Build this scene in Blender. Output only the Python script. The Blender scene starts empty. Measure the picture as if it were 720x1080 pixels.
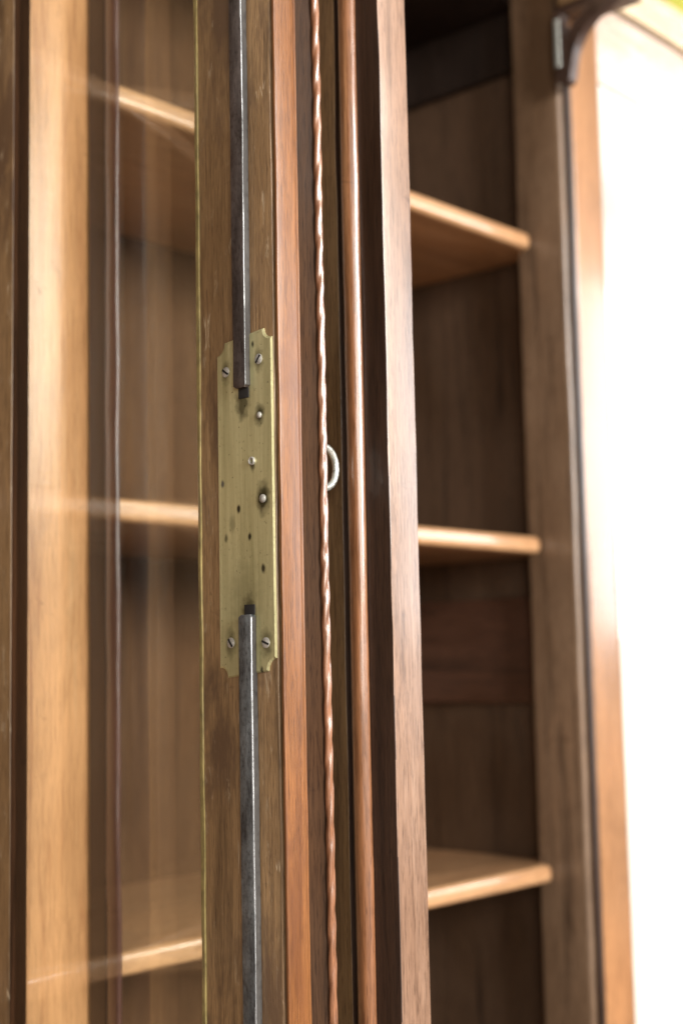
import bpy, bmesh, math, random
from mathutils import Vector, noise, Matrix
random.seed(4)
C = bpy.context.scene.collection
sc = bpy.context.scene
H = 1.35            # camera height above the floor; all z below are relative to the camera
R = math.radians

# ------------------------------------------------------------------ nodes
def nt(name):
    m = bpy.data.materials.new(name); m.use_nodes = True
    t = m.node_tree; b = t.nodes['Principled BSDF']
    return m, t, b
def N(t, typ, **kw):
    n = t.nodes.new(typ)
    for k, v in kw.items():
        if k in n.inputs: n.inputs[k].default_value = v
        else: setattr(n, k, v)
    return n
def ramp(t, fac, stops):
    r = t.nodes.new('ShaderNodeValToRGB'); e = r.color_ramp.elements
    while len(e) < len(stops): e.new(.5)
    for el, (p, c) in zip(e, stops):
        el.position = p; el.color = (*c, 1) if len(c) == 3 else c
    t.links.new(fac, r.inputs[0]); return r
def mix(t, fac, a, b, mode='MIX'):
    m = t.nodes.new('ShaderNodeMix'); m.data_type = 'RGBA'; m.blend_type = mode
    for i, s in ((0, fac), (6, a), (7, b)):
        if hasattr(s, 'links'): t.links.new(s, m.inputs[i])
        elif isinstance(s, (int, float)): m.inputs[i].default_value = s
        else: m.inputs[i].default_value = (*s, 1)
    return m.outputs[2]
def maprange(t, v, a, b, c=0., d=1.):
    m = N(t, 'ShaderNodeMapRange'); t.links.new(v, m.inputs[0])
    for i, x in zip((1, 2, 3, 4), (a, b, c, d)): m.inputs[i].default_value = x
    return m.outputs[0]
def coords(t, scale, loc=(0, 0, 0)):
    tc = N(t, 'ShaderNodeTexCoord'); mp = N(t, 'ShaderNodeMapping')
    mp.inputs['Scale'].default_value = scale; mp.inputs['Location'].default_value = loc
    t.links.new(tc.outputs['Object'], mp.inputs[0]); return mp.outputs[0]
def noi(t, vec, scale, detail=6., rough=.6, dist=0.):
    n = N(t, 'ShaderNodeTexNoise', Scale=scale, Detail=detail, Roughness=rough, Distortion=dist)
    t.links.new(vec, n.inputs['Vector']); return n.outputs['Fac']

def wood(name, dark, mid, light, rough=.4, coat=.3, axis='Z', fig=1., worn=0., seed=0., pores=1., spec=.5, coat_rough=.18, stain=None, scr=0.):
    m, t, b = nt(name)
    def sc_(a, c): return {'Z': (a, a, c), 'X': (c, a, a), 'Y': (a, c, a)}[axis]
    L = t.links
    off = (seed * 1.7, seed * 2.3, seed * .9)
    f1 = noi(t, coords(t, sc_(1, .055), off), 85, 8, .66, .7)          # figure / rings
    f2 = noi(t, coords(t, sc_(1, .045), off), 800, 5, .7)              # fibres
    f3 = noi(t, coords(t, sc_(1, .45), off), 9, 4, .55, .4)           # broad hue change
    f4 = noi(t, coords(t, sc_(1, .06), off), 1500, 3, .6)             # pores
    c1 = ramp(t, f1, [(.30, dark), (.48, mid), (.60, mid), (.74, light)]).outputs[0]
    c2 = ramp(t, f2, [(.32, (.50, .44, .40)), (.52, (1, 1, 1)), (.72, (1.22, 1.18, 1.12))]).outputs[0]
    col = mix(t, .75 * fig, c1, c2, 'MULTIPLY')
    c3 = ramp(t, f3, [(.32, (.68, .64, .60)), (.52, (1, 1, 1)), (.72, (1.2, 1.1, .98))]).outputs[0]
    col = mix(t, .8, col, c3, 'MULTIPLY')
    p = ramp(t, f4, [(.37, (.28, .23, .2)), (.45, (1, 1, 1))]).outputs[0]
    col = mix(t, .55 * pores, col, p, 'MULTIPLY')
    # dark cross-grain marks and little dings
    v = noi(t, coords(t, sc_(26, 60) if axis != 'X' else (60, 26, 26), off), 1., 5, .65, 1.2)
    k = ramp(t, v, [(.66, (1, 1, 1)), (.73, (.35, .28, .24))]).outputs[0]
    col = mix(t, .55, col, k, 'MULTIPLY')
    if scr:
        tc = N(t, 'ShaderNodeTexCoord'); mp = N(t, 'ShaderNodeMapping'); mp.inputs['Rotation'].default_value = (R(62), 0, 0); mp.inputs['Scale'].default_value = (1, 1, .10)
        L.new(tc.outputs['Object'], mp.inputs[0])
        sn = noi(t, mp.outputs[0], 110, 3, .5, .4); d_ = N(t, 'ShaderNodeMath', operation='SUBTRACT'); L.new(sn, d_.inputs[0]); d_.inputs[1].default_value = .5
        ab = N(t, 'ShaderNodeMath', operation='ABSOLUTE'); L.new(d_.outputs[0], ab.inputs[0])
        ln_ = maprange(t, ab.outputs[0], .002, .010, 1, 0)
        msk = maprange(t, noi(t, coords(t, (1, 1, 1), (3, 1, 2)), 38, 3, .5), .60, .66, 0, scr)
        pr = N(t, 'ShaderNodeMath', operation='MULTIPLY'); L.new(ln_, pr.inputs[0]); L.new(msk, pr.inputs[1])
        col = mix(t, pr.outputs[0], col, (.48, .38, .26))
    if stain:
        s = noi(t, coords(t, sc_(1, .35), off), 30, 5, .7, .5)
        sf = ramp(t, s, [(.50, (0, 0, 0)), (.64, (1, 1, 1))]).outputs[0]
        col = mix(t, sf, col, stain)
    if worn:
        w = noi(t, coords(t, sc_(1, .3), off), 170, 6, .72, .3)
        wf = ramp(t, w, [(.60, (0, 0, 0)), (.68, (worn, worn, worn))]).outputs[0]
        col = mix(t, wf, col, (.42, .33, .22))
    L.new(col, b.inputs['Base Color'])
    rr = maprange(t, f3, .3, .7, rough * .75, min(1, rough * 1.35)); L.new(rr, b.inputs['Roughness'])
    b.inputs['Specular IOR Level'].default_value = spec
    b.inputs['Coat Weight'].default_value = coat; b.inputs['Coat Roughness'].default_value = coat_rough
    mm = N(t, 'ShaderNodeMath', operation='ADD'); L.new(f2, mm.inputs[0]); L.new(f1, mm.inputs[1])
    m2 = N(t, 'ShaderNodeMath', operation='ADD'); L.new(mm.outputs[0], m2.inputs[0]); L.new(f4, m2.inputs[1])
    bp = N(t, 'ShaderNodeBump', Strength=.22, Distance=.0008); L.new(m2.outputs[0], bp.inputs['Height'])
    L.new(bp.outputs[0], b.inputs['Normal'])
    # the lacquer itself is softly uneven
    lw = noi(t, coords(t, sc_(1, .25), off), 35, 3, .5); bl = N(t, 'ShaderNodeBump', Strength=.12, Distance=.002); L.new(lw, bl.inputs['Height'])
    L.new(bl.outputs[0], b.inputs['Coat Normal'])
    return m

def metal(name, a, c, rough=.4, metallic=.9, scale=90, axis_scale=(1, 1, .12), spots=None):
    m, t, b = nt(name); L = t.links
    n1 = noi(t, coords(t, axis_scale), scale, 6, .65, .3)
    n2 = noi(t, coords(t, (1, 1, 1)), scale * 4, 5, .7)
    col = ramp(t, n1, [(.35, a), (.68, c)]).outputs[0]
    d = ramp(t, n2, [(.30, (.35, .32, .3)), (.5, (1, 1, 1)), (.75, (1.15, 1.15, 1.15))]).outputs[0]
    col = mix(t, .1 if spots else .7, col, d, 'MULTIPLY')
    if spots:
        tc = N(t, 'ShaderNodeTexCoord')
        wob = N(t, 'ShaderNodeTexNoise', Scale=260., Detail=3.)
        L.new(tc.outputs['Object'], wob.inputs['Vector'])
        for (p, r, c_, s) in spots:
            vd = N(t, 'ShaderNodeVectorMath', operation='MULTIPLY_ADD')
            L.new(tc.outputs['Object'], vd.inputs[0]); vd.inputs[1].default_value = (0, 1, .55)
            vd.inputs[2].default_value = (0, -p[1], -p[2] * .55)
            ln = N(t, 'ShaderNodeVectorMath', operation='LENGTH'); L.new(vd.outputs[0], ln.inputs[0])
            ad = N(t, 'ShaderNodeMath', operation='MULTIPLY_ADD'); L.new(wob.outputs['Fac'], ad.inputs[0])
            ad.inputs[1].default_value = r * .9; L.new(ln.outputs['Value'], ad.inputs[2])
            f = maprange(t, ad.outputs[0], r * .85, r * 1.5, s, 0.)
            col = mix(t, f, col, c_)
    L.new(col, b.inputs['Base Color'])
    b.inputs['Metallic'].default_value = metallic
    L.new(maprange(t, n2, .3, .7, rough * .8, rough * 1.3), b.inputs['Roughness'])
    bp = N(t, 'ShaderNodeBump', Strength=.25, Distance=.0004); L.new(n2, bp.inputs['Height'])
    n3 = noi(t, coords(t, (1, 1, .35)), 45, 3, .5); b2 = N(t, 'ShaderNodeBump', Strength=.16 if spots else .25, Distance=.002); L.new(n3, b2.inputs['Height']); L.new(bp.outputs[0], b2.inputs['Normal'])
    L.new(b2.outputs[0], b.inputs['Normal'])
    return m

def glass(name, tint=(.96, .97, .95)):
    m = bpy.data.materials.new(name); m.use_nodes = True; t = m.node_tree; L = t.links
    t.nodes.remove(t.nodes['Principled BSDF']); out = t.nodes['Material Output']
    tr = N(t, 'ShaderNodeBsdfTransparent'); tr.inputs[0].default_value = (*tint, 1)
    gl = N(t, 'ShaderNodeBsdfGlossy', Roughness=.02)
    n = noi(t, coords(t, (1, 1, .5)), 14, 2, .4); bp = N(t, 'ShaderNodeBump', Strength=.012, Distance=.002)
    L.new(n, bp.inputs['Height']); L.new(bp.outputs[0], gl.inputs['Normal'])
    lwt = N(t, 'ShaderNodeLayerWeight', Blend=.5); pw = N(t, 'ShaderNodeMath', operation='POWER'); L.new(lwt.outputs['Facing'], pw.inputs[0]); pw.inputs[1].default_value = 5.
    fr = N(t, 'ShaderNodeMath', operation='MULTIPLY_ADD'); L.new(pw.outputs[0], fr.inputs[0]); fr.inputs[1].default_value = .96; fr.inputs[2].default_value = .065
    df = N(t, 'ShaderNodeBsdfDiffuse'); df.inputs[0].default_value = (.7, .62, .5, 1)
    mx = N(t, 'ShaderNodeMixShader'); L.new(fr.outputs[0], mx.inputs[0]); L.new(tr.outputs[0], mx.inputs[1]); L.new(gl.outputs[0], mx.inputs[2])
    # a film of dust on old glass
    dn = noi(t, coords(t, (1, 1, .3)), 22, 5, .6); df_f = maprange(t, dn, .3, .7, .001, .006)
    m2 = N(t, 'ShaderNodeMixShader'); L.new(df_f, m2.inputs[0]); L.new(mx.outputs[0], m2.inputs[1]); L.new(df.outputs[0], m2.inputs[2])
    L.new(m2.outputs[0], out.inputs['Surface'])
    return m

def plain(name, c, rough=.6, var=.12, scale=30):
    m, t, b = nt(name)
    n = noi(t, coords(t, (1, 1, 1)), scale, 5, .6)
    col = ramp(t, n, [(.3, tuple(x * (1 - var) for x in c)), (.7, tuple(min(1, x * (1 + var)) for x in c))]).outputs[0]
    t.links.new(col, b.inputs['Base Color']); b.inputs['Roughness'].default_value = rough
    return m

# ------------------------------------------------------------------ geometry helpers
BASES = {}
def obj(name, bm, mats, parent=None, base=None, smooth=35):
    """link a bmesh given in camera-height coordinates as one mesh object"""
    bmesh.ops.recalc_face_normals(bm, faces=bm.faces)
    base = Vector(base) if base is not None else (BASES[parent.name] if parent else Vector((0, 0, 0)))
    for v in bm.verts: v.co = v.co + Vector((0, 0, H)) - base
    me = bpy.data.meshes.new(name); bm.to_mesh(me); bm.free()
    for m in (mats if isinstance(mats, (list, tuple)) else [mats]): me.materials.append(m)
    for p in me.polygons: p.use_smooth = True
    me.set_sharp_from_angle(angle=R(smooth))
    o = bpy.data.objects.new(name, me); C.objects.link(o)
    if parent: o.parent = parent
    else: o.location = base
    BASES[o.name] = base
    return o
def tag(o, label=None, cat=None, group=None, kind=None):
    for k, v in (('label', label), ('category', cat), ('group', group), ('kind', kind)):
        if v: o[k] = v
    return o
def empty(name, base, label, cat, group=None):
    o = bpy.data.objects.new(name, None); C.objects.link(o); o.location = base; o.empty_display_size = .05
    BASES[o.name] = Vector(base); return tag(o, label, cat, group)

def arc(c, r, a0, a1, n=6):
    return [(c[0] + r * math.cos(R(a0 + (a1 - a0) * i / n)), c[1] + r * math.sin(R(a0 + (a1 - a0) * i / n))) for i in range(n + 1)]
def soft(pts, r=.0008, n=3):
    """round every corner of a closed profile; points may carry their own radius as a third number"""
    out = []
    k = len(pts)
    for i, p in enumerate(pts):
        q = Vector(p[:2]); a = Vector(pts[i - 1][:2]) - q; b = Vector(pts[(i + 1) % k][:2]) - q
        rr = p[2] if len(p) > 2 else r
        rr = min(rr, a.length * .45, b.length * .45)
        if rr <= 1e-6 or abs(a.normalized().dot(b.normalized())) > .985: out.append(tuple(q)); continue
        A = q + a.normalized() * rr; B = q + b.normalized() * rr
        for j in range(n + 1):
            s = j / n; out.append(tuple((1 - s) ** 2 * A + 2 * s * (1 - s) * q + s * s * B))
    return out
def prism(bm, prof, s0, s1, axis='Z', n=1, jit=0., sd=0., mat=0, ends=None):
    """sweep a closed profile along an axis; jit = hand-worn unevenness"""
    rings = []
    for i in range(n + 1):
        s = s0 + (s1 - s0) * i / n; ring = []
        for k, (a, b) in enumerate(prof):
            if jit:
                j = Vector((s * 28, a * 160 + sd, b * 160)); q = Vector((s * 7, a * 60 + sd, b * 60 + 3))
                a2 = a + jit * (noise.noise(j) + .8 * noise.noise(q)); b2 = b + jit * (noise.noise(j + Vector((9, 5, 2))) + .8 * noise.noise(q + Vector((1, 7, 4))))
            else: a2, b2 = a, b
            ring.append(bm.verts.new({'Z': (a2, b2, s), 'X': (s, a2, b2), 'Y': (a2, s, b2)}[axis]))
        rings.append(ring)
    if ends:            # filed ends: pull a last ring inwards
        for idx, dz in ends:
            src = rings[idx]; ctr = sum((v.co for v in src), Vector()) / len(src)
            new = [bm.verts.new(ctr + (v.co - ctr) * .72 + Vector((0, 0, dz))) for v in src]
            if idx == 0: rings.insert(0, new)
            else: rings.append(new)
        n = len(rings) - 1
    k = len(prof)
    for i in range(n):
        for j in range(k):
            f = bm.faces.new((rings[i][j], rings[i][(j + 1) % k], rings[i + 1][(j + 1) % k], rings[i + 1][j])); f.material_index = mat
    for r_ in (rings[0], rings[-1]):
        f = bm.faces.new(r_); f.material_index = mat
    return bm
def box(bm, x0, x1, y0, y1, z0, z1, r=.001, axis='Z', n=1, jit=0., sd=0., mat=0):
    if axis == 'Z': return prism(bm, soft([(x0, y0), (x1, y0), (x1, y1), (x0, y1)], r), z0, z1, 'Z', n, jit, sd, mat)
    if axis == 'X': return prism(bm, soft([(y0, z0), (y1, z0), (y1, z1), (y0, z1)], r), x0, x1, 'X', n, jit, sd, mat)
    return prism(bm, soft([(x0, z0), (x1, z0), (x1, z1), (x0, z1)], r), y0, y1, 'Y', n, jit, sd, mat)
BM = bmesh.new
def lathe_x(bm, c, prof, seg=16, cap=True):
    """revolve (x, r) about the X axis through c"""
    rings = [[bm.verts.new((c[0] + x, c[1] + r * math.cos(2 * math.pi * k / seg), c[2] + r * math.sin(2 * math.pi * k / seg))) for k in range(seg)] for x, r in prof]
    for a, b in zip(rings, rings[1:]):
        for k in range(seg): bm.faces.new((a[k], a[(k + 1) % seg], b[(k + 1) % seg], b[k]))
    if cap: bm.faces.new(rings[0]); bm.faces.new(rings[-1])
    return bm

# ------------------------------------------------------------------ materials
M_inner = wood('aged_oak_inner_face', (.065, .036, .016), (.25, .152, .072), (.37, .245, .125), rough=.45, coat=.25, worn=.45, seed=1, stain=(.11, .062, .032), scr=.8)
M_groove = wood('shaded_oak_recess', (.016, .008, .004), (.042, .020, .009), (.07, .036, .018), rough=.65, coat=0., seed=2, spec=.1)  # recess shading put into the wood colour
M_orange = wood('red_oak_edge', (.085, .028, .008), (.185, .072, .020), (.26, .112, .038), rough=.42, coat=.32, coat_rough=.2, spec=.3, seed=3, fig=1.2, stain=(.12, .043, .014))
M_rope = wood('carved_rope_wood', (.11, .045, .02), (.22, .10, .052), (.38, .22, .14), rough=.25, coat=1., seed=4)
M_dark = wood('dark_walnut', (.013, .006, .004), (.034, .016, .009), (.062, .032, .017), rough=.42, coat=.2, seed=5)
M_black = wood('near_black_wood', (.008, .005, .004), (.018, .011, .008), (.03, .018, .013), rough=.6, coat=0., seed=30, spec=.2)  # near-black wood for the top board and top side rail
M_bead = wood('polished_bead_wood', (.09, .035, .017), (.22, .095, .042), (.36, .18, .085), rough=.3, coat=.8, seed=6, coat_rough=.13)
M_olive = wood('olive_brown_oak', (.06, .033, .015), (.165, .098, .045), (.23, .145, .07), rough=.5, coat=.15, seed=7)
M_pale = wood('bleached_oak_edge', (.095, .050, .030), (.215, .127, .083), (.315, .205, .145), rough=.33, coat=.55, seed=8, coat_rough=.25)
M_post = wood('honey_oak', (.42, .19, .078), (.63, .335, .15), (.70, .43, .22), rough=.36, coat=.7, seed=9, coat_rough=.22, fig=.55, pores=.5)
M_shelf = wood('shelf_oak', (.30, .15, .07), (.46, .265, .135), (.56, .36, .21), rough=.3, coat=.9, coat_rough=.12, axis='X', seed=10)
M_wall = wood('dark_oak_panel', (.026, .014, .008), (.068, .039, .022), (.10, .060, .035), rough=.5, coat=.1, seed=11)
M_rail = wood('reddish_dark_rail', (.024, .011, .006), (.062, .027, .015), (.10, .045, .026), rough=.5, coat=.1, axis='Y', seed=12)
M_stile = wood('brown_oak_stile', (.040, .023, .014), (.165, .104, .063), (.235, .157, .10), rough=.4, coat=.35, seed=13, fig=1)
M_back = wood('back_board_oak', (.040, .018, .008), (.085, .043, .020), (.125, .068, .033), rough=.6, coat=0., seed=14, spec=.12)
M_door3 = wood('amber_oak', (.22, .10, .04), (.34, .17, .075), (.42, .23, .11), rough=.3, coat=1., coat_rough=.14, seed=15)
M_rail3 = wood('oak_rail_with_glare', (.62, .46, .38), (.74, .59, .51), (.80, .66, .58), rough=.4, coat=.8, axis='X', seed=16, coat_rough=.4)  # glare on the amber oak painted in as a pinkish near-white
M_cream = wood('cream_lacquered_wood', (.52, .40, .24), (.68, .54, .35), (.74, .62, .43), rough=.4, coat=.3, axis='X', seed=17)
M_putty = plain('glazing_putty', (.27, .215, .085), .35, .4, 120)
M_steel = metal('rod_steel', (.06, .06, .062), (.25, .275, .29), .42, .72, 150, (1, 1, .3))
M_rust = metal('rod_browned_steel', (.06, .048, .044), (.17, .145, .138), .42, .7, 120, (1, 1, .25))
M_edge = metal('rod_corner_highlight', (.30, .31, .32), (.62, .64, .66), .35, .8, 200, (1, 1, .3))  # lighter metal that paints the highlight along the rod corner
M_side = metal('rod_shaded_side', (.02, .017, .015), (.07, .065, .06), .6, .3, 90)  # darker copy of the rod metal, shade painted on the narrow side
M_screw = metal('screw_steel', (.34, .33, .30), (.60, .58, .54), .35, .5, 300, (1, 1, 1))
M_slot = plain('slot_dark', (.008, .006, .005), .8)
M_key = metal('key_nickel', (.52, .55, .52), (.72, .75, .70), .28, .75, 120, (1, 1, 1))
M_iron = metal('black_iron', (.035, .019, .014), (.075, .045, .034), .35, .3, 80, (1, 1, 1))
M_glass = glass('old_window_glass')
M_plaster = plain('white_plaster', (.84, .82, .80), .8, .03, 8)
M_floor = wood('floor_boards', (.10, .05, .025), (.2, .11, .055), (.28, .17, .09), axis='X', seed=20)
M_olivebox = plain('olive_card', (.25, .24, .02), .6)

# ------------------------------------------------------------------ the bookcase
case = empty('bookcase', (.52, .95, 0), 'antique oak bookcase with its glazed doors standing open and shelves inside', 'bookcase')
ZT, ZB = .69, -.98            # inside top and bottom of the compartments
XL = -.22                     # inner face of the far left end

bm = BM(); prism(bm, soft([(.5138, .727, .0006), (.5625, .727, .0006), (.5625, .757), (.605, .757, .002), (.605, .782), (.505, .782), (.505, .757, .002), (.5138, .757)], .0008), ZB, ZT + .004, 'Z', 40, .0003)
tag(obj('centre_post', bm, M_post, case), 'honey oak post between the two open doors')
bm = BM(); box(bm, .537, .556, .783, 1.05, ZB, ZT, .001); obj('partition', bm, M_wall, case)
# right end: frame with recessed panel
bm = BM(); prism(bm, soft([(1.18, .7616, .007), (1.1915, .7616, .001), (1.1915, .8178), (1.18, .8178, .002)], .001, 5), ZB, ZT + .004, 'Z', 50, .0006, 3.)
tag(obj('side_stile', bm, M_stile, case), 'brown oak front stile of the right end')
bm = BM(); box(bm, 1.206, 1.222, .8185, 1.05, ZB, ZT + .004, .001); obj('side_panel', bm, M_wall, case)
for z0, z1 in ((-.042, .066), (.622, .6895), (ZB, ZB + .09)):
    bm = BM(); prism(bm, soft([(1.197, z0, .003), (1.2055, z0), (1.2055, z1), (1.197, z1, .003)], .0006), .8187, 1.0495, 'Y'); obj('side_rail', bm, M_black if z0 > .5 else M_rail, case)
bm = BM(); box(bm, 1.197, 1.2055, 1.0, 1.0493, -.0425 + .109, .6215, .002); box(bm, 1.197, 1.2055, 1.0, 1.0493, ZB + .0905, -.0425, .002); obj('rear_stile', bm, M_wall, case)
# back: tongue and groove boards as one panel
bm = BM(); x = XL; i = 0
while x < 1.22:
    w = (.085, .11, .095, .12)[i % 4]; x1 = min(x + w, 1.222)
    box(bm, x + .0008, x1 - .0008, 1.0515 + .001 * (i % 2), 1.064, ZB, ZT + .004, .0025); x = x1; i += 1
obj('back_panel', bm, M_back, case)
bm = BM(); box(bm, XL, 1.2055, .8205, 1.0495, ZT, ZT + .019, .001, axis='X'); obj('top_board', bm, M_black, case)
bm = BM(); box(bm, XL, 1.1795, .7650, 1.0495, ZB - .03, ZB - .0005, .003, axis='X'); obj('bottom_board', bm, M_wall, case)
bm = BM(); box(bm, XL - .02, XL - .0005, .76, 1.064, ZB, ZT + .004, .002); obj('side_panel', bm, M_wall, case)
bm = BM(); box(bm, XL - .04, 1.24, .74, 1.07, -1.3495, ZB - .0305, .004, axis='X'); obj('plinth', bm, M_olive, case)
# frieze, dark joint and cornice, running on to the right
bm = BM(); prism(bm, soft([(.7515, .6945, .004), (.82, .6945), (.82, .7346), (.746, .7346, .003), (.746, .725), (.7495, .711)], .002), XL - .05, 1.75, 'X', 30, .0005)
tag(obj('cornice', bm, M_cream, case), 'pale cream cornice moulding along the top')
# iron corbel under the cornice with its small cap block
bm = BM(); box(bm, 1.163, 1.215, .682, .7500, .6537, .6940, .003); obj('corbel_block', bm, M_olive, case)
def yz(pts, x0, x1, bm, r=.001): return prism(bm, soft([(y, z) for y, z in pts], r), x0, x1, 'X')
bm = BM()
Y0 = .7573; BS = 1.015
outer = [(Y0, .6435), (Y0 - .002, .5665), (Y0 - .0165, .5635), (Y0 - .020, .580), (Y0 - .024, .598), (Y0 - .033, .612), (Y0 - .047, .6235), (Y0 - .070, .634), (Y0 - .074, .6435)]
inner = [(Y0 - .010, .6365), (Y0 - .050, .6375), (Y0 - .036, .631), (Y0 - .021, .622), (Y0 - .0115, .607)]
def plate_with_hole(bm, outer, inner, x0, x1):
    es = {}
    for x in (x0, x1):
        vo = [bm.verts.new((x, *p)) for p in outer]; vi = [bm.verts.new((x, *p)) for p in inner]
        eo = [bm.edges.new((vo[k], vo[(k + 1) % len(vo)])) for k in range(len(vo))]; ei = [bm.edges.new((vi[k], vi[(k + 1) % len(vi)])) for k in range(len(vi))]
        bmesh.ops.triangle_fill(bm, use_beauty=True, edges=eo + ei); es[x] = (vo, vi)
    for g in (0, 1):
        a, b = es[x0][g], es[x1][g]
        for k in range(len(a)): bm.faces.new((a[k], a[(k + 1) % len(a)], b[(k + 1) % len(a)], b[k]))
outer = [(Y0 - (Y0 - y) * BS, z * BS) for y, z in outer]; inner = [(Y0 - (Y0 - y) * BS, z * BS) for y, z in inner]
plate_with_hole(bm, soft(outer, .006, 4), soft(inner, .002, 3), 1.166, 1.1785)
br = obj('bracket', bm, M_iron, case)
bm = BM(); box(bm, 1.1850, 1.1930, .7555, .7612, ZB + .01, .600, .0012, n=20, jit=.0003); obj('upright_strip', bm, M_dark, case)
bm = BM()
for z, hh in ((.625, .011), (.602, .020)):
    prism(bm, soft([(1.1635, Y0 - .0085), (1.1658, Y0 - .0085), (1.1658, Y0 - .0025), (1.1635, Y0 - .0025)], .001), z * BS - hh, z * BS + hh * .6)
obj('highlight_strip', bm, M_key, br)  # bright slips standing in for the highlights on the bracket

# ---------------------------------------------------------------- door with the lock, standing open at right angles
DT, DB = .664, -.955
EY = .4737
bm = BM()
prism(bm, soft([(.48, .4772, .0007), (.4826, .4770), (.4826, .4761), (.4960, .4761), (.4960, EY + .030), (.512, EY + .030), (.512, .531), (.4925, .531), (.4925, .526), (.4845, .526, .0005), (.4845, .531, .0005), (.48, .531, .0016)], .0006), DB, DT, 'Z', 120, .00035, 1.)
prism(bm, soft([(.48, .694, .001), (.4998, .7066, .001), (.513, .7262), (.513, .738), (.48, .738)], .0008), DB, DT, 'Z', 30, .0003, 2.)
for z0, z1 in ((DT - .085, DT), (DB, DB + .11)):
    box(bm, .481, .511, .5315, .6935, z0, z1, .002, axis='Y')
door = obj('door', bm, M_inner, case); door['label'] = 'open glazed door whose inner edge carries the brass lock plate'
# splayed dark reveal facing of the hinge stile
bm = BM(); prism(bm, [(.4803, .6932), (.4998, .7057), (.4998, .7064), (.4803, .6938)], DB + .111, DT - .086); obj('reveal_strip', bm, wood('dark_reveal', (.02, .009, .004), (.05, .022, .010), (.08, .038, .018), rough=.8, coat=0., spec=.05, seed=33), door)
# closing edge: reddish rounded strip, dark recess, rope
bm = BM(); prism(bm, soft([(.4799, EY, .0010), (.4935, EY, .003), (.5004, EY + .0060, .0058), (.5004, EY + .0295), (.4966, EY + .0295), (.4966, .4754), (.4799, .4754, .0004)], .0003, 4), DB + .001, DT - .001, 'Z', 220, .00026, 5.)
obj('edge_strip', bm, M_orange, door)
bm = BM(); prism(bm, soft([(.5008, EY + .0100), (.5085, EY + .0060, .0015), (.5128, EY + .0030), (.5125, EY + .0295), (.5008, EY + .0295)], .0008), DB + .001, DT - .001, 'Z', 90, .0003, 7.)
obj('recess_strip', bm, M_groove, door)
bm = BM(); seg = 18; pitch = .040; r0 = .0021; cx, cy = .5124, EY + .0025
nz = 900; rows = []
for i in range(nz + 1):
    z = DB + .002 + (DT - DB - .004) * i / nz; ring = []
    wx = .0006 * noise.noise(Vector((z * 9, 1, 2)))
    for k in range(seg):
        th = 2 * math.pi * k / seg; nk = 1 + (.12) * noise.noise(Vector((z * 140, th, 3))); ph = 2 * (th - 2 * math.pi * z / pitch - .8 * noise.noise(Vector((z * 26, 4, 1))))
        rr = r0 * nk * (.78 + .26 * abs(math.cos(ph / 2)) ** .8)
        ring.append(bm.verts.new((cx + wx + rr * math.cos(th), cy + rr * math.sin(th), z)))
    rows.append(ring)
for a, b in zip(rows, rows[1:]):
    for k in range(seg): bm.faces.new((a[k], a[(k + 1) % seg], b[(k + 1) % seg], b[k]))
bm.faces.new(rows[0]); bm.faces.new(rows[-1])
obj('rope_moulding', bm, M_rope, door, smooth=60)
# putty line and pane
bm = BM(); prism(bm, soft([(.4793, .5300), (.4842, .5300), (.4842, .5345), (.4806, .5338)], .0006), DB + .11, DT - .085, 'Z', 160, .0005, 9.); obj('glazing_bead', bm, M_putty, door)
bm = BM(); box(bm, .4850, .4880, .5265, .7005, DB + .105, DT - .08, .0002); obj('glass_pane', bm, M_glass, door)

# lock plate: slightly askew rectangle with scooped corners
PY0, PY1 = .4778, .5168
def pz(y, z): return z + (PY1 - y) / (PY1 - PY0) * .0042
ZP0, ZP1 = -.0056, .1608
def plate_outline(ins, r):
    a, b, c, d = PY0 + ins, PY1 - ins, ZP0 + ins, ZP1 - ins
    o = []
    for (cy_, cz_, a0) in ((b, c, 180), (b, d, 270), (a, d, 0), (a, c, 90)):
        pts = arc((cy_, cz_), r + ins * .2, a0, a0 - 90, 5)
        if (cy_, cz_) == (b, c): pts = arc((cy_, cz_), r + ins * .2, 180, 90, 5)
        if (cy_, cz_) == (b, d): pts = arc((cy_, cz_), r + ins * .2, 270, 180, 5)
        if (cy_, cz_) == (a, d): pts = arc((cy_, cz_), r + ins * .2, 360, 270, 5)
        if (cy_, cz_) == (a, c): pts = arc((cy_, cz_), r + ins * .2, 90, 0, 5)
        o += pts
    return [(y, pz(y, z)) for y, z in o]
bm = BM()
layers = [(.4799, 0.), (.4793, 0.), (.4788, .0007)]
rings = [[bm.verts.new((x, y, z)) for y, z in plate_outline(ins, .0055)] for x, ins in layers]
for a, b in zip(rings, rings[1:]):
    for k in range(len(a)): bm.faces.new((a[k], a[(k + 1) % len(a)], b[(k + 1) % len(a)], b[k]))
bm.faces.new(rings[0]); bm.faces.new(rings[-1])
dk = (.035, .030, .010); hole = (.012, .008, .004)
B0 = BASES[door.name]
def loc(y, z): return (0, y - B0.y, z + H - B0.z)
marks = [(.5000, .133, .006, dk, .8), (.4975, .029, .006, dk, .8), (.5118, .1490, .0038, dk, .6), (.4885, .1520, .0036, dk, .6), (.5103, .0145, .0045, dk, .6), (.4861, .0140, .0045, dk, .6),
         (.4884, .1245, .0036, dk, .9), (.4938, .1005, .0022, dk, .8), (.4868, .0835, .0052, dk, .95), (.5037, .0800, .0014, hole, .95), (.4963, .0658, .0013, hole, .95),
         (.4873, .0499, .0017, hole, .9), (.5130, .0660, .0014, dk, .7), (.5085, .0730, .003, dk, .35), (.5150, .0935, .0013, (.1, .1, .1), .9), (.4925, .1602, .0011, hole, .9), (.4892, .0010, .0012, hole, .8), (.5, .035, .012, (.16, .14, .06), .3)]
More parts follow.
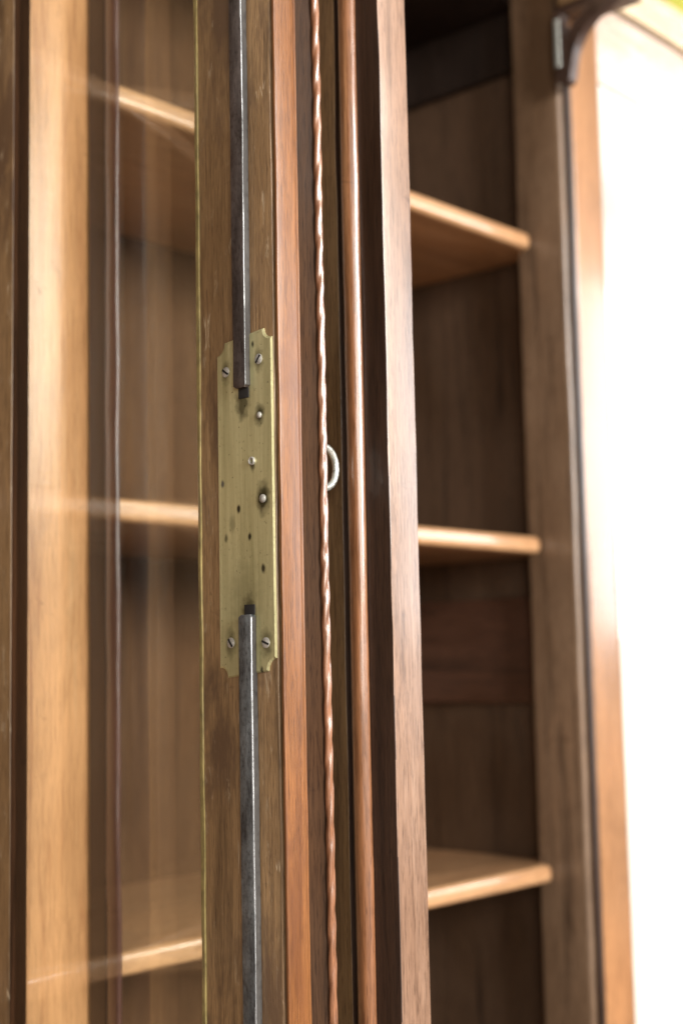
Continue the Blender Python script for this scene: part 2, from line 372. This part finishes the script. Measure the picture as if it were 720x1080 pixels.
M_brass = metal('aged_brass', (.42, .385, .195), (.72, .675, .385), .32, .62, 110, (1, 1, .04), [(loc(y - .0018, z - .0027), r, c, s) for y, z, r, c, s in marks])
plate = obj('lock_plate', bm, M_brass, door, smooth=1)
def screw(y, z, ang):
    y -= .0018; z -= .0027
    bm = BM(); lathe_x(bm, (.4788, y, z), [(.0002, .0026), (-.0002, .0026), (-.0005, .0020), (-.0006, .0001)], 18, False)
    o = obj('screw', bm, M_screw, door)
    bm = BM(); ca, sa = math.cos(R(ang)), math.sin(R(ang)); hw, hl = .0005, .0023
    vs = []
    for x in (.47805, .4786):
        for a, b in ((-hl, -hw), (hl, -hw), (hl, hw), (-hl, hw)): vs.append(bm.verts.new((x, y + a * ca - b * sa, z + a * sa + b * ca)))
    for f in ((0, 1, 2, 3), (4, 5, 6, 7), (0, 1, 5, 4), (1, 2, 6, 5), (2, 3, 7, 6), (3, 0, 4, 7)): bm.faces.new([vs[q] for q in f])
    obj('screw_slot', bm, M_slot, door)
for a in ((.5118, .1492, 35), (.4885, .1522, -50), (.5103, .0147, 55), (.4861, .0142, 20)): screw(*a)
for y, z, r in ((.4884, .1245, .0016), (.4868, .0835, .0021)):
    y -= .0018; z -= .0027
    bm = BM(); lathe_x(bm, (.4788, y, z), [(.0002, r), (-.0004, r), (-.0008, r * .8), (-.0011, r * .45), (-.0012, .00005)], 16, False); obj('rivet', bm, M_screw, door)
bm = BM(); lathe_x(bm, (.4788, .4920, .0998), [(.0002, .0021), (-.0008, .0021), (-.0011, .0017), (-.0008, .0012), (.0001, .0011)], 18, False); obj('rivet', bm, M_screw, door)
for y, z in ((.4972, .1340), (.4949, .0277)):
    bm = BM(); box(bm, .4783, .4790, y - .0036, y + .0036, z - .0024, z + .0024, .0004); obj('bolt_slot', bm, M_slot, door)
# two flat steel bolt rods, shade painted on narrow sides, highlight on corners
def paint_rod_shading(bm):
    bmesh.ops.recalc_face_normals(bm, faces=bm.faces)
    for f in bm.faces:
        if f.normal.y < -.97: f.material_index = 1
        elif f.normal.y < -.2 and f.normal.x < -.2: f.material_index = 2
bm = BM(); prism(bm, soft([(.4755, .4928, .0008), (.4797, .4928), (.4797, .5017), (.4755, .5017)], .0005), .1375, .62, 'Z', 90, .0002, 2., ends=[(0, -.0010)])
paint_rod_shading(bm); o = obj('bolt_rod', bm, [M_rust, M_side, M_edge], door); o['label'] = 'upper browned steel rod'
bm = BM(); prism(bm, soft([(.4755, .4909, .0008), (.4797, .4909), (.4797, .5000), (.4755, .5000)], .0005), -.92, .0240, 'Z', 130, .0002, 6., ends=[(-1, .0012)])
paint_rod_shading(bm); o = obj('bolt_rod', bm, [M_steel, M_side, M_edge], door); o['label'] = 'lower blue grey steel rod'
for z in (.55, -.6, -.85):
    bm = BM(); box(bm, .4770, .4799, .4930, .5050, z - .006, z + .006, .0005); obj('rod_guide', bm, M_steel, door)

# ---------------------------------------------------------------- second door, back to back with the first
OX = .5597
bm = BM()
free = [(OX, EY, .0008), (.5828, EY, .0008), (.5828, .545), (.575, .545), (.575, .540), (.568, .540), (.568, .545), (OX, .545), (OX, .5066, .0003), (.5630, .5060), (.5630, .5040), (OX, .5033, .0003)]
prism(bm, soft(free, .0006), DB, DT, 'Z', 100, .0004, 21.)
hinge = [(OX, .7085), (OX, .7245, .001), (.5828, .7385), (.5828, .7228), (.566, .7086)]
prism(bm, soft(hinge, .0006), DB, DT, 'Z', 40, .0003, 22.)
for z0, z1 in ((DT - .085, DT), (DB, DB + .11)): box(bm, .5605, .581, .5455, .693, z0, z1, .002, axis='Y')
bm.faces.ensure_lookup_table(); bm.normal_update()
bmesh.ops.recalc_face_normals(bm, faces=bm.faces)
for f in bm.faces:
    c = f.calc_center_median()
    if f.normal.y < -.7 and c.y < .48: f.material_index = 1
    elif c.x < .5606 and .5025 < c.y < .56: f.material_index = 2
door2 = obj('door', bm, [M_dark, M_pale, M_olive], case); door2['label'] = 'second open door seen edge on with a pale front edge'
bm = BM(); prism(bm, soft([(OX - .0002, .4893), (OX - .003, .4899), (OX - .0052, .4925), (OX - .0056, .4952), (OX - .0050, .4980), (OX - .003, .5002), (OX - .0002, .5010)], .001, 2), DB + .001, DT - .001, 'Z', 120, .0003, 25.)
obj('bead_moulding', bm, M_bead, door2, smooth=70)
M_bead2 = wood('plum_bead_wood', (.035, .014, .010), (.085, .035, .026), (.13, .06, .045), rough=.32, coat=.4, seed=26, coat_rough=.2)
bm = BM(); prism(bm, soft([(.5665, .7030), (.5615, .6955), (.5592, .6943), (.5577, .6962), (.5574, .7005), (.5584, .7045), (.5596, .7080), (.5660, .7080)], .0012, 3), DB + .11, DT - .085, 'Z', 120, .0005, 28.)
obj('bead_moulding', bm, M_bead2, door2, smooth=70)
bm = BM(); box(bm, .5695, .5722, .5415, .7125, DB + .105, DT - .08, .0002); obj('glass_pane', bm, M_glass, door2)

# ---------------------------------------------------------------- third door, folded flat beyond the right end
D3 = .757; DX0, DX1 = 1.195, 1.2485
bm = BM()
prism(bm, soft([(DX0, D3, .0025), (DX1, D3, .002), (DX1, D3 + .022), (DX0, D3 + .022)], .001), DB, .690, 'Z', 40, .0005, 31., 0)
prism(bm, soft([(1.50, D3, .002), (1.55, D3, .002), (1.55, D3 + .022), (1.50, D3 + .022)], .001), DB, .690, 'Z', 20, .0005, 32., 0)
for z0, z1 in ((.6035, .690), (DB, DB + .11)): box(bm, DX1 + .0005, 1.4995, D3 + .001, D3 + .006, z0, z1, .0008, axis='X', mat=1)
bmesh.ops.recalc_face_normals(bm, faces=bm.faces)
for f in bm.faces:
    if f.normal.x < -.5 and f.calc_center_median().x < 1.17: f.material_index = 2
door3 = obj('door', bm, [M_door3, M_rail3, M_dark], case); door3['label'] = 'third door folded back flat, its pane white with window glare'
bm = BM(); box(bm, DX1 - .004, 1.504, D3 + .0016, D3 + .0042, DB + .105, .608, .0002); obj('glass_pane', bm, M_glass, door3)

# ---------------------------------------------------------------- shelves (loose boards, each a thing)
def shelf(zt, x0, x1, label, notch=True, th=.0175):
    y0, y1 = .800, 1.0490
    plan = [(x0, y0), (x1, y0), (x1, .8192), (1.2045, .8192), (1.2045, .9995), (1.196, .9995), (1.196, y1), (x0, y1)] if notch else [(x0, y0), (x1, y0), (x1, y1), (x0, y1)]
    bm = BM(); lo = [bm.verts.new((x, y, zt - th)) for x, y in plan]; hi = [bm.verts.new((x, y, zt)) for x, y in plan]
    k = len(plan); front = []
    for j in range(k):
        bm.faces.new((lo[j], lo[(j + 1) % k], hi[(j + 1) % k], hi[j]))
    bm.faces.new(lo); bm.faces.new(hi)
    bm.edges.ensure_lookup_table()
    for e in bm.edges:
        a, b = e.verts[0].co, e.verts[1].co
        if (abs(a.y - y0) < 1e-5 and abs(b.y - y0) < 1e-5): front.append(e)
        elif notch and abs(a.x - x1) < 1e-5 and abs(b.x - x1) < 1e-5 and abs(a.y - b.y) > .01: front.append(e)
    bmesh.ops.bevel(bm, geom=front, offset=.0062, segments=6, profile=.5, affect='EDGES', clamp_overlap=True)
    base = (x0 + (x1 - x0) / 2, .92, zt - th + H)
    o = obj('shelf', bm, M_shelf, None, base, smooth=45)
    tag(o, label, 'shelf', 'removable oak shelves in the bookcase')
ZS = (.4343, .1238, -.1962)
for z, l in zip(ZS, ('highest oak shelf, its underside showing, nearest the iron bracket', 'middle oak shelf at the level of the brass plate, seen edge on', 'lowest oak shelf, its polished top surface showing')):
    shelf(z, .557, 1.1785, l)
for z, l in zip(ZS, ('highest shelf in the left compartment beyond the centre post', 'middle shelf in the left compartment beyond the centre post', 'lowest shelf in the left compartment beyond the centre post')):
    shelf(z, XL + .001, .536, l, False)

# ---------------------------------------------------------------- key in the lock on the far face of the first door
key = empty('key', (.5375, .5, .1030 + H), 'nickel key with a ring bow standing out of the lock behind the rope moulding', 'key')
bm = BM(); prev = None; rows = []; n = 40; kr, tr = .0098, .0018
for i in range(n):
    a = 2 * math.pi * i / n; ring = []
    for k in range(10):
        p = 2 * math.pi * k / 10; rr = kr + tr * math.cos(p)
        ring.append(bm.verts.new((.5385 + rr * math.cos(a) * .95, .5 + tr * math.sin(p), .1030 + rr * math.sin(a) * 1.1)))
    rows.append(ring)
for i in range(n):
    a, b = rows[i], rows[(i + 1) % n]
    for k in range(10): bm.faces.new((a[k], a[(k + 1) % 10], b[(k + 1) % 10], b[k]))
obj('bow', bm, M_key, key, smooth=80)
bm = BM(); lathe_x(bm, (.5285, .5, .1030), [(0, .0014), (-.004, .0024), (-.006, .0018), (-.02, .0018)], 14); obj('shank', bm, M_key, key, smooth=60)

# ---------------------------------------------------------------- surroundings
bm = BM(); box(bm, -3.0, 5, 1.10, 1.15, -1.3495, 1.6, .001, axis='X'); tag(obj('wall', bm, M_plaster), 'white plaster wall behind the bookcase, glaring bright at the right', 'wall', None, 'structure')
bm = BM(); box(bm, -4, 6, -5, 1.099, -1.39, -1.35, .001, axis='X'); tag(obj('floor', bm, M_floor), 'wooden floor under the bookcase', 'floor', None, 'structure')
bm = BM(); box(bm, 1.425, 1.56, .768, .818, .7349, .82, .004)
tag(obj('storage_box', bm, M_olivebox), 'olive green box on top of the bookcase in the upper right corner', 'box')
bm = BM(); box(bm, XL - .02, 1.24, .8205, 1.0695, .7095, .7346, .002, axis='X'); tag(obj('top_cover', bm, M_olive, case), None)

# ---------------------------------------------------------------- light
w = bpy.data.worlds.new('World'); sc.world = w; w.use_nodes = True
w.node_tree.nodes['Background'].inputs[0].default_value = (1.0, .93, .84, 1); w.node_tree.nodes['Background'].inputs[1].default_value = .22
def area(name, pos, to, sx, sy, L, col=(1, 1, 1)):
    l = bpy.data.lights.new(name, 'AREA'); l.shape = 'RECTANGLE'; l.size = sx; l.size_y = sy
    l.energy = L * math.pi * sx * sy; l.color = col
    o = bpy.data.objects.new(name, l); C.objects.link(o)
    o.location = Vector(pos) + Vector((0, 0, H)); d = Vector(to) - Vector(pos)
    o.rotation_euler = d.to_track_quat('-Z', 'Y').to_euler(); return o
area('room_light', (.24, -3.0, .98), (.58, .7, .1), 1.1, 1.2, 64, (1, .965, .92))
area('window_light', (4.2, -1.6, .72), (.9, .6, .1), 2.6, 1.3, 5.5, (.93, .97, 1))
area('highlight_lamp', (2.1, -2.3, 1.1), (.5, .55, .1), .75, 1.0, 24, (1, .95, .87))  # unseen lamp added for highlights on the rope and post
area('side_fill', (-1.35, -1.7, .55), (.5, .6, .1), 1.1, 1.3, 11, (1, .95, .86))  # unseen fill added to brighten the left-facing wood and the post

# ---------------------------------------------------------------- camera
f, yaw, pit, rol = 1500., R(42.2), R(6.16), R(1.14)
F = Vector((math.cos(yaw) * math.cos(pit), math.sin(yaw) * math.cos(pit), math.sin(pit)))
r = Vector((math.sin(yaw), -math.cos(yaw), 0)); u = r.cross(F)
r2 = r * math.cos(rol) - u * math.sin(rol); u2 = r * math.sin(rol) + u * math.cos(rol)
cam = bpy.data.cameras.new('camera'); co = bpy.data.objects.new('camera', cam); C.objects.link(co)
co.matrix_world = Matrix(((r2.x, u2.x, -F.x, 0), (r2.y, u2.y, -F.y, 0), (r2.z, u2.z, -F.z, H), (0, 0, 0, 1)))
cam.sensor_fit = 'HORIZONTAL'; cam.sensor_width = 24; cam.lens = f / 720 * 24
cam.clip_start = .05; cam.clip_end = 100
cam.dof.use_dof = True; cam.dof.focus_distance = .69; cam.dof.aperture_fstop = 6.3
sc.camera = co
sc.view_settings.view_transform = 'Standard'; sc.view_settings.look = 'None'; sc.view_settings.exposure = .2; sc.view_settings.gamma = 1
